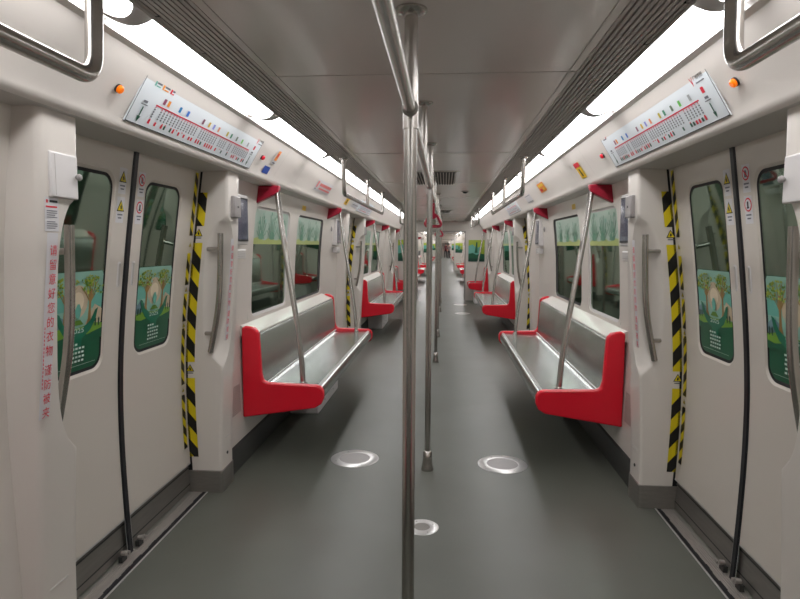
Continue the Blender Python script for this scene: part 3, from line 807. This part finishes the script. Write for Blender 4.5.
# side handrails under the lights
def loop_rail(s, y0, y1, label, mid=True, z=-.265, x=.668, r=.016):
    t = thing('side_handrail', label, 'handrail', (s*x,y0,2.12), 'steel handrails hanging beside the lights')
    L = y1-y0
    P = fillet([(0,0,0),(0,.02,z),(0,L-.02,z),(0,L,0)], .055, 8)
    mb = MB(); mb.tube(P, r, STEEL, 18); mb.build('rail', t, smooth=60)
    if mid:
        mb = MB(); mb.tube([(0,L*.5,z),(0,L*.5,0)], .015, STEEL, 16); mb.build('post', t, smooth=60)
    for y in (0,L*.5,L):
        if y == L*.5 and not mid: continue
        mb = MB(); mb.lathe([(.017,-.012),(.028,-.010),(.030,0)], (0,y,.0), STEEL, 'z', 20); mb.build('mounting_flange', t)
    return t
for s,side in ((-1,'left'),(1,'right')):
    loop_rail(s, -1.6, 1.305, 'thick steel handrail overhead at the top %s corner of the picture'%side, z=-.286, x=.680, r=.0185)
    a = loop_rail(s, 4.45, 7.25, 'steel handrail hanging beside the %s lights above the nearest bench'%side)
    copy_tree(a, PER, 'steel handrail hanging beside the %s lights above the second bench'%side)
# ------------------------------------------------------------------ floor discs
def disc(x, y, r, label, ri):
    t = thing('floor_hatch', label, 'floor hatch', (x,y,0), 'round steel hatches in the floor')
    mb = MB(); mb.lathe([(ri,.0005),(ri,.0035),(r-.004,.0035),(r,.0008),(r,.0)], (0,0,0), TRIMM, 'z', 48)
    mb.f = [f for f in mb.f if len(f) == 4]; mb.m = mb.m[:len(mb.f)]
    mb.build('steel_ring', t)
    mb = MB(); mb.lathe([(ri-.001,0),(ri-.001,.0022)], (0,0,0), GREYB if ri > .05 else KICK, 'z', 40); mb.build('cover', t)
    mb = MB()
    for q in range(4):
        a = q*PI/2+.5; mb.lathe([(.005,.0),(.004,.0042)], ((r+ri)/2*math.cos(a),(r+ri)/2*math.sin(a),0), KICK, 'z', 10)
    mb.build('screws', t)
disc(-.507,3.92,.166,'round steel floor hatch left of the second aisle pole',.105)
disc(.503,3.90,.166,'round steel floor hatch right of the second aisle pole',.105)
disc(-.005,2.96,.088,'small round steel floor hatch beside the nearest aisle pole',.042)
disc(.50,12.8,.166,'round steel floor hatch far down the right of the aisle, nearer of two',.105)
disc(.50,14.7,.166,'round steel floor hatch far down the right of the aisle, by the end wall',.105)
# ------------------------------------------------------------------ things on the cove
CO = lambda v: (interp([(1.89,1.094),(1.945,1.079),(2.122,.955)], v))
def mapmap(s, yc): return lambda u,v,h: (s*(1.085+(.983-1.085)*(v-1.927)/.171-h), yc+(u if s < 0 else -u), v-h*.5)
def covemap(s, yc): return lambda u,v,h: (s*(CO(v)-h), yc+(u if s < 0 else -u), v-h*.5)
def route_map(s, y0, y1, label, k=0):
    yc = (y0+y1)/2; W = y1-y0; F = mapmap(s, yc); z0, z1 = 1.927, 2.098
    t = thing('route_map', label, 'route map', (0,0,0))
    mb = MB()
    vs = [F(u,v,h) for h in (.0005,.005) for u,v in ((-W/2,z0),(W/2,z0),(W/2,z1),(-W/2,z1))]
    mb.add(vs, [(4,5,6,7),(0,3,2,1),(0,1,5,4),(1,2,6,5),(2,3,7,6),(3,0,4,7)], MAPW); mb.build('panel', t, smooth=0)
    mb = MB(); H = z1-z0
    e = .003
    for (a,b,c,d) in ((-W/2,W/2,z0,z0+e),(-W/2,-W/2+e,z0,z1),(W/2-e,W/2,z0,z1)): mb.rect(a,b,c,d,F,.0058,INKD)
    mb.build('frame', t, recalc=False, smooth=0)
    mb = MB(); zl = z0+H*.50; a, b = (-.5*W+.145, .5*W-.145)
    mb.rect(a,b,zl-.002,zl+.0025,F,.006,INKP)
    rnd = random.Random(11+s)
    n = 34; u = a+.006; i = 0
    while u < b:
        h = .03+.012*rnd.random()
        mb.rect(u-.0025,u+.0025,zl-.010,zl-.003,F,.006,INKP)
        for q in range(4): mb.rect(u-.0055,u+.0055,zl-.018-q*.0088,zl-.0125-q*.0088,F,.006,INK)
        if rnd.random() < .8: mb.rect(u-.008,u+.007,zl-.068,zl-.054,F,.006,(INKR if rnd.random()<.62 else GREENA))
        if rnd.random() < .5: mb.rect(u-.005,u+.005,zl-.054,zl-.050,F,.006,INKR)
        u += .026 if rnd.random() < .8 else .05
    cols = [mat_c for mat_c in MC]
    for j,uu in enumerate((.035,.06,.135,.19,.31,.36,.40,.445,.53,.57,.63,.69,.76)):
        x = a+(b-a)*uu/.8; mb.rect(x-.010,x+.010,zl+.012,zl+.033,F,.006,cols[j%len(cols)])
    # travel direction arrows
    for xx,sc in ((-.5*W+.07,1.4),(.5*W-.085,1.3)):
        zz = zl-.050
        mb.poly([(xx-.003*sc,zz+.02*sc),(xx+.003*sc,zz+.02*sc),(xx+.003*sc,zz-.004*sc),(xx+.009*sc,zz-.004*sc),(xx,zz-.02*sc),(xx-.009*sc,zz-.004*sc),(xx-.003*sc,zz-.004*sc)], F, .006, GREENA)
        mb.rect(xx-.024,xx+.024,zz+.034,zz+.037,F,.006,INK); mb.rect(xx-.014,xx+.014,zz+.042,zz+.050,F,.006,INK)
    if s < 0:
        x = -.5*W+.07
        for q,(c,l) in enumerate(((P_TEAL,.035),(cols[1],.04),(INKR,.018))):
            mb.rect(x,x+.012,z1-.030,z1-.014,F,.006,c); mb.rect(x+.015,x+.015+l,z1-.021,z1-.015,F,.006,INK); mb.rect(x+.015,x+.015+l*.9,z1-.030,z1-.026,F,.006,c); x += l+.025
        x = .5*W-.085
    else:
        x = .5*W-.125; mb.rect(-.5*W+.04,-.5*W+.10,z1-.028,z1-.023,F,.006,INK); mb.rect(-.5*W+.09,-.5*W+.10,z1-.027,z1-.015,F,.006,INKR)
    X = x; Z = z1-.022
    for dx in (-1,1): mb.poly([(X-.0015,Z-.016),(X+.0015,Z-.016),(X+dx*.011+.0015,Z+.014),(X+dx*.011-.0015,Z+.014)], F, .0062, INKR)
    mb.rect(X-.002,X+.002,Z-.018,Z+.002,F,.0063,INKR)
    text(mb, '广州地铁', X+.055, Z+.004, .019, F, .006, INKD); mb.rect(X+.022,X+.088,Z-.016,Z-.012,F,.006,INK)
    mb.rect(.5*W-.085-.011,.5*W-.085+.011,zl+.012,zl+.032,F,.006,INKR)
    mb.build('printing', t, recalc=False, smooth=0)
    return t
MC = [mat('sq_'+n, c, .4) for n,c in (('maroon',(150,80,110)),('orange',(240,150,50)),('blue',(30,130,190)),('sky',(60,120,210)),('plum',(140,90,110)),('gold',(220,180,60)),('lilac',(140,150,220)),('salmon',(240,150,110)),('olive',(200,180,60)),('green',(60,140,110)),('moss',(110,130,110)),('lime',(110,200,90)),('grey',(160,165,165)))]
route_map(-1, 2.125, 3.505, 'long white route map with coloured squares above the nearest left door')
route_map(1, 2.165, 3.535, 'long white route map with coloured squares above the nearest right door')
route_map(-1, 7.79, 9.14, 'far white route map above the second left door')
route_map(1, 7.79, 9.14, 'far white route map above the second right door')
def cove_lamp(s, y, z, m, label, name='indicator_lamp', r=.014):
    t = thing(name, label, 'indicator lamp', (s*(CO(z)), y, z))
    mb = MB(); ax = Vector((-s*.82,0,-.57))
    mb.tube([Vector((0,0,0)), ax*.006], r*1.15, NAVY, 20); mb.build('socket', t)
    mb = MB(); mb.tube([ax*.006, ax*.014, ax*.018], [r, r, r*.7], m, 20); mb.build('lens', t)
cove_lamp(-1, 2.01, 2.008, ORG, 'round orange lamp on the left cove beside the route map')
cove_lamp(1, 2.045, 2.006, ORG, 'round orange lamp on the right cove beside the route map')
cove_lamp(-1, 3.62, 2.01, REDL, 'round red lamp on the left cove past the route map')
cove_lamp(1, 3.65, 2.01, REDL, 'round red lamp on the right cove past the route map')
def cove_sticker(s, y, z0, z1, w, base, marks, label):
    F = covemap(s, y); mb = MB(); mb.rect(-w/2,w/2,z0,z1,F,.0015,base)
    for (a,b,c,d,m) in marks: mb.rect(-w/2+a*w,-w/2+b*w,z0+c*(z1-z0),z0+d*(z1-z0),F,.0028,m)
    tag(mb.build('sticker', recalc=False, smooth=0), label, 'sticker')
YS = mat('sticker_yellow', (246,202,30), .4); OS = mat('sticker_orange', (245,150,60), .4); LR = mat('sticker_pale_red', (225,120,120), .4)
cove_sticker(-1,3.86,2.0,2.095,.09,PAPER,[(.2,.8,.25,.85,OS),(.3,.7,.4,.7,INKR),(.2,.8,.05,.12,INK)],'orange and white sticker on the left cove above the blue one')
cove_sticker(-1,3.81,1.935,1.978,.12,BLUE,[(.1,.9,.45,.6,PAPER)],'small blue sticker on the left cove below the orange one')
cove_sticker(-1,5.5,1.96,2.05,.66,PAPER,[(.04,.12,.3,.85,LR),(.2,.95,.5,.75,LR),(.25,.95,.2,.35,LR),(.04,.1,.1,.2,INK)],'long white notice with pale red text on the left cove above the bench')
cove_sticker(-1,6.9,1.945,2.02,.2,YS,[(.4,.6,.2,.8,INKD)],'yellow sticker on the left cove above the far end of the nearest bench')
cove_sticker(1,4.28,1.95,2.05,.14,YS,[(0,1,.72,1,INKR),(.4,.6,.12,.6,INKD)],'yellow sticker with red top and figure on the right cove')
cove_sticker(1,5.8,1.99,2.07,.32,OS,[(.1,.9,.6,.85,YS),(.1,.5,.15,.4,INKR),(.55,.9,.15,.4,YS)],'orange and yellow sticker on the right cove above the bench')
cove_sticker(-1,7.55,1.95,2.02,.5,PAPER,[(.05,.95,.4,.48,INK)],'blank-looking white plate on the left cove past the yellow sticker')
cove_sticker(1,6.8,1.96,2.04,.4,PAPER,[(.05,.95,.1,.14,INKD),(.05,.95,.86,.9,INKD)],'white plate on the right cove past the orange sticker')
for s,side,y in ((-1,'left',5.46),(1,'right',5.28)):
    mb = MB(); F = rawmap(WX, s); mb.rect(y-.07,y+.07,1.79,1.835,F,.002,YS)
    tag(mb.build('sticker', recalc=False, smooth=0), 'small yellow sticker above the window of the nearest %s bench'%side, 'sticker')
for s,side in ((-1,'left'),(1,'right')):
    mb = MB(); z=1.66; mb.lathe([(.03,0),(.03,.006),(.026,.010)], (0,0,0), GREYB, 'x', 24)
    if s>0:
        for i,v in enumerate(mb.v): mb.v[i] = (-v[0],v[1],v[2])
    mb.lathe([(.008,-.012),(.008,.012)], (0,0,0), DARKM, 'x', 10)
    tag(mb.build('wall_lock', loc=(s*(WX(z)),6.88,z)), 'round grey lock on the %s wall before the second door'%side, 'lock')
# ------------------------------------------------------------------ ceiling fittings
for y0,y1,l in ((5.2,6.2,'square louvred vent in the ceiling, nearer'),(10.8,11.7,'small louvred vent in the ceiling, farther off')):
    t = thing('ceiling_vent', l, 'ceiling vent', (0,(y0+y1)/2,2.11)); h=(y1-y0)/2
    mb = MB(); mb.box(-.22,.22,-h-.03,h+.03,-.006,-.0005,CEIL); mb.build('frame', t, bevel=.003)
    mb = MB(); mb.box(-.19,.19,-h,h,-.0075,-.0062,DARKG); mb.build('opening', t)
    mb = MB()
    for q in range(15): mb.box(-.186+q*.026,-.176+q*.026,-h,h,-.014,-.0078,SLAT)
    mb.build('slats', t)
for x,y,l in ((.33,7.07,'small black ceiling camera right of the aisle rail'),(.36,15.2,'small black ceiling camera near the end wall, right side'),(-.36,15.2,'small black ceiling camera near the end wall, left side')):
    t = thing('ceiling_camera', l, 'camera', (x,y,2.11))
    mb = MB(); mb.lathe([(.038,-.008),(.042,-.004),(.042,0)], (0,0,0), CEIL, 'z', 28); mb.build('base_ring', t)
    mb = MB(); mb.lathe([(.004,-.026),(.018,-.023),(.026,-.017),(.028,-.010)], (0,0,0), BLACK, 'z', 24); mb.build('dome', t)
# ------------------------------------------------------------------ end wall with gangway, repeated for the cars beyond
P_Y = mat('print_bright_yellow_green', (170,190,60), .3)
def end_wall(y, name):
    mb = MB(); X0=.66; ZT=1.86
    mb.box(-1.42,-X0,y,y+.06,0,2.2,WALL); mb.box(X0,1.42,y,y+.06,0,2.2,WALL); mb.box(-X0,X0,y,y+.06,ZT,2.2,WALL)
    for a in (-1,1): mb.box(min(a*X0,a*(X0-.02)),max(a*X0,a*(X0-.02)),y-.012,y+.5,0,ZT,KICK)
    mb.box(-X0,X0,y-.012,y+.5,ZT-.02,ZT,KICK)
    return struct(mb.build(name, smooth=0))
def end_poster(x, y, label):
    mb = MB(); F = lambda u,v,h: (x+u, y-h*4, v)
    w=.215; z0=1.05; z1=1.625; H=z1-z0
    mb.rect(-w-.01,w+.01,z0-.01,z1+.01,F,.001,PAPER); mb.rect(-w,w,z0,z1,F,.002,P_TEAL)
    mb.poly([(-w,z1),(-w,z0+.72*H),(-.1,z0+.8*H),(0,z0+.62*H),(.1,z0+.7*H),(w,z0+.62*H),(w,z1)], F, .003, P_Y)
    mb.poly([(-.05,z0+.4*H),(.03,z0+.4*H),(.02,z0+.9*H),(-.01,z0+.9*H)], F, .004, P_DG)
    mb.poly([(w,z0+.3*H),(w,z0+.7*H),(.08,z0+.6*H),(.06,z0+.4*H)], F, .0035, P_YG)
    mb.poly([(-w,z0),(w,z0),(w,z0+.33*H),(.1,z0+.38*H),(0,z0+.3*H),(-.1,z0+.4*H),(-w,z0+.35*H)], F, .005, P_DG)
    mb.poly([(-w,z0),(w,z0),(w,z0+.12*H),(-w,z0+.16*H)], F, .006, P_DG2)
    tag(mb.build('wall_poster', recalc=False, smooth=0), label, 'poster')
end_wall(YE, 'wall_far_end')
end_poster(-.945, YE, 'green landscape poster on the far end wall, left of the gangway opening')
end_poster(.945, YE, 'green landscape poster on the far end wall, right of the gangway opening')
mb = MB(); mb.box(-1.5,1.5,YB-.05,YB,-.05,2.25,WALL); struct(mb.build('wall_behind_camera', smooth=0))
# gangway tube
def gangway(y, name):
    mb = MB()
    for i in range(10):
        a = y+.06+i*.094; r = .03 if i%2 else 0
        for sx in (-1,1): mb.box(min(sx*(.70+r),sx*(.76+r)),max(sx*(.70+r),sx*(.76+r)),a,a+.094,0,1.95,BEAM)
        mb.box(-.76,.76,a,a+.094,1.90+r,1.96+r,BEAM)
    return struct(mb.build(name, smooth=0))
CL = 19.4
names = ('next','third','fourth')
for c in range(3):
    y0 = YE+CL*c; a = y0+1.0; b = y0+CL
    gangway(y0, 'wall_gangway_%s'%names[c])
    mb = MB(); mb.box(-1.30,1.30,a if c == 0 else a-.0,b+1.0,-.05,0,FLOOR); struct(mb.build('floor_%s_car'%names[c], smooth=0))
    mb = MB(); mb.box(-.775,.775,a,b,2.11,2.16,CEIL); mb.box(-1.5,1.5,a,b,2.2,2.25,DARKG)
    for q in range(9): mb.box(-.775,.775,a+q*2.0,a+q*2.0+.05,2.105,2.11,SLAT)
    struct(mb.build('ceiling_%s_car'%names[c], smooth=0))
    for s,side in ((-1,'left'),(1,'right')):
        mb = MB(); mb.sheet([(s*1.25,0),(s*1.28,.9),(s*1.22,1.88),(s*1.1,1.89),(s*1.085,1.92),(s*.95,2.12),(s*.925,2.17),(s*.775,2.17)], a, b, COVE, 4)
        for q in range(3):
            yy = a+1.0+q*5.68
            mb.box(min(s*1.215,s*1.285),max(s*1.215,s*1.285),yy,yy+.03,0,1.88,BLACK)
            mb.box(min(s*1.262,s*1.27),max(s*1.262,s*1.27),yy+1.5,yy+2.6,.95,1.7,NAVY); mb.box(min(s*1.262,s*1.27),max(s*1.262,s*1.27),yy+2.75,yy+3.9,.95,1.7,NAVY)
        struct(mb.build('wall_%s_%s_car'%(side,names[c])))
        t = thing('ceiling_light', 'distant white light strip along the %s of the %s car'%(side,names[c]), 'ceiling light', (0,a,2.125))
        mb = MB(); mb.box(min(s*.785,s*.92),max(s*.785,s*.92),.1,b-a-.1,.0,.02,LAMPF); mb.build('diffuser', t, smooth=0)
    w = end_wall(b, 'wall_%s_car_end'%names[c])
    if c < 2:
        end_poster(.945, b, 'small distant green poster on the end wall of the %s car, right side'%names[c])
        end_poster(-.945, b, 'small distant green poster on the end wall of the %s car, left side'%names[c])
# benches, rails and poles of the next car
src = {o.get('label'): o for o in bpy.data.objects if o.get('label')}
for s,side in ((-1,'left'),(1,'right')):
    bb = src['long steel bench with red end panels, nearest on the %s'%side]; rr = src['steel handrail hanging beside the %s lights above the nearest bench'%side]
    pp = src['curved steel pole at the near end of the nearest %s bench, under a red bracket'%side]
    for c in range(3):
        for q in range(3):
            y = YE+CL*c+2.9+q*5.68
            on = ('first','middle','last')[q]
            copy_tree(bb, y-BC, 'distant red-ended bench on the %s, %s of three in the %s car'%(side,on,names[c]))
            if c < 2:
                copy_tree(rr, y-1.3-4.45, 'distant steel handrail on the %s, %s of three in the %s car'%(side,on,names[c]))
                copy_tree(pp, y-1.05-4.0, 'distant curved pole on the %s, %s of three in the %s car'%(side,on,names[c]))
# closing wall far away
mb = MB(); mb.box(-1.5,1.5,YE+CL*3+1.5,YE+CL*3+1.6,-.05,2.25,WALL); struct(mb.build('wall_train_end', smooth=0))
# ------------------------------------------------------------------ two distant people standing
def person(x, y, H, top, legs, face, label, lean=0):
    t = thing('person', label, 'person', (x,y,0))
    k = H/1.72
    J = [(0,0,.95),(0,0,1.15),(0,-.01,1.36),(0,0,1.47),(0,-.01,1.56),(0,-.01,1.66),     # pelvis .. head
         (-.17,0,1.38),(-.23,.02,1.12),(-.22,-.08,.90),(-.22,-.11,.83), (.17,0,1.38),(.23,.02,1.12),(.22,-.08,.90),(.22,-.11,.83),
         (-.09,0,.90),(-.10,-.02,.50),(-.11,.0,.09),(-.12,-.14,.04), (.09,0,.90),(.11,.03,.50),(.13,.02,.09),(.14,-.12,.04)]
    R = [.14,.125,.13,.055,.085,.085, .06,.045,.035,.03, .06,.045,.035,.03, .09,.065,.05,.04, .09,.065,.05,.04]
    E = [(0,1),(1,2),(2,3),(3,4),(4,5),(2,6),(6,7),(7,8),(8,9),(2,10),(10,11),(11,12),(12,13),(0,14),(14,15),(15,16),(16,17),(0,18),(18,19),(19,20),(20,21)]
    me = bpy.data.meshes.new('body'); me.from_pydata([tuple(c*k for c in p) for p in J], E, [])
    o = bpy.data.objects.new('body', me); C.objects.link(o)
    sk = o.modifiers.new('skin','SKIN'); me.update()
    if not me.skin_vertices: 
        import bmesh
        bm = bmesh.new(); bm.from_mesh(me); bm.verts.layers.skin.verify(); bm.to_mesh(me); bm.free()
    for i,v in enumerate(me.skin_vertices[0].data): v.radius = (R[i]*k*.95, R[i]*k*(.72 if i in (0,1,2) else .95)); v.use_root = (i == 0)
    o.modifiers.new('sub','SUBSURF').levels = 1; o.modifiers['sub'].render_levels = 1
    bpy.context.view_layer.update()
    m2 = bpy.data.meshes.new_from_object(o.evaluated_get(bpy.context.evaluated_depsgraph_get()))
    bpy.data.objects.remove(o)
    for m in (top, legs, SKIN, BLK): m2.materials.append(m)
    for p in m2.polygons:
        c = p.center/k; p.use_smooth = True
        if c.z > 1.44 or (abs(c.x) > .17 and c.z < 1.05 and c.z > .7): p.material_index = 2
        elif c.z > .93: p.material_index = 0
        elif c.z > .09: p.material_index = 1
        else: p.material_index = 3
    b = bpy.data.objects.new('body', m2); C.objects.link(b); b.parent = t; b.rotation_euler.z = face
    mb = MB(); mb.lathe([(.02,.115),(.06,.10),(.088,.05),(.094,0),(.085,-.04)], (0,.012*k,1.645*k), HAIR, 'z', 16); h = mb.build('hair', t, smooth=80); h.rotation_euler.z = face
SH1 = mat('cloth_pink_red', (112,40,50), .8); SH2 = mat('cloth_pale', (126,112,110), .8); TR1 = mat('cloth_black', (26,26,32), .8); TR2 = mat('cloth_dark_grey', (48,50,56), .8)
person(.22, 71.0, 1.72, SH1, TR1, 0, 'distant person in a red top and black trousers standing in the aisle', 0)
person(.56, 66.0, 1.66, SH2, TR2, .4, 'distant person in a pale top and dark trousers standing by the right seats', 0)
# ------------------------------------------------------------------ world, camera, colour
w = bpy.data.worlds.new('World'); bpy.context.scene.world = w; w.use_nodes = True
w.node_tree.nodes['Background'].inputs[0].default_value = (.02,.024,.022,1); w.node_tree.nodes['Background'].inputs[1].default_value = 1
fpx = 588.0
cd = bpy.data.cameras.new('camera'); cam = bpy.data.objects.new('camera', cd); C.objects.link(cam)
cd.sensor_width = 36; cd.lens = fpx/800*36; cd.clip_start = .05; cd.clip_end = 200
from mathutils import Matrix
Rm = Matrix.Rotation(math.radians(4.314),4,'Z') @ Matrix.Rotation(PI/2-math.radians(5.252),4,'X') @ Matrix.Rotation(math.radians(.252),4,'Z')
cam.location = (.098,0,1.47); cam.rotation_euler = Rm.to_euler()
bpy.context.scene.camera = cam
vs = bpy.context.scene.view_settings
vs.view_transform = 'Standard'; vs.look = 'None'; vs.exposure = 0.28; vs.gamma = 1; vs.use_curve_mapping = False
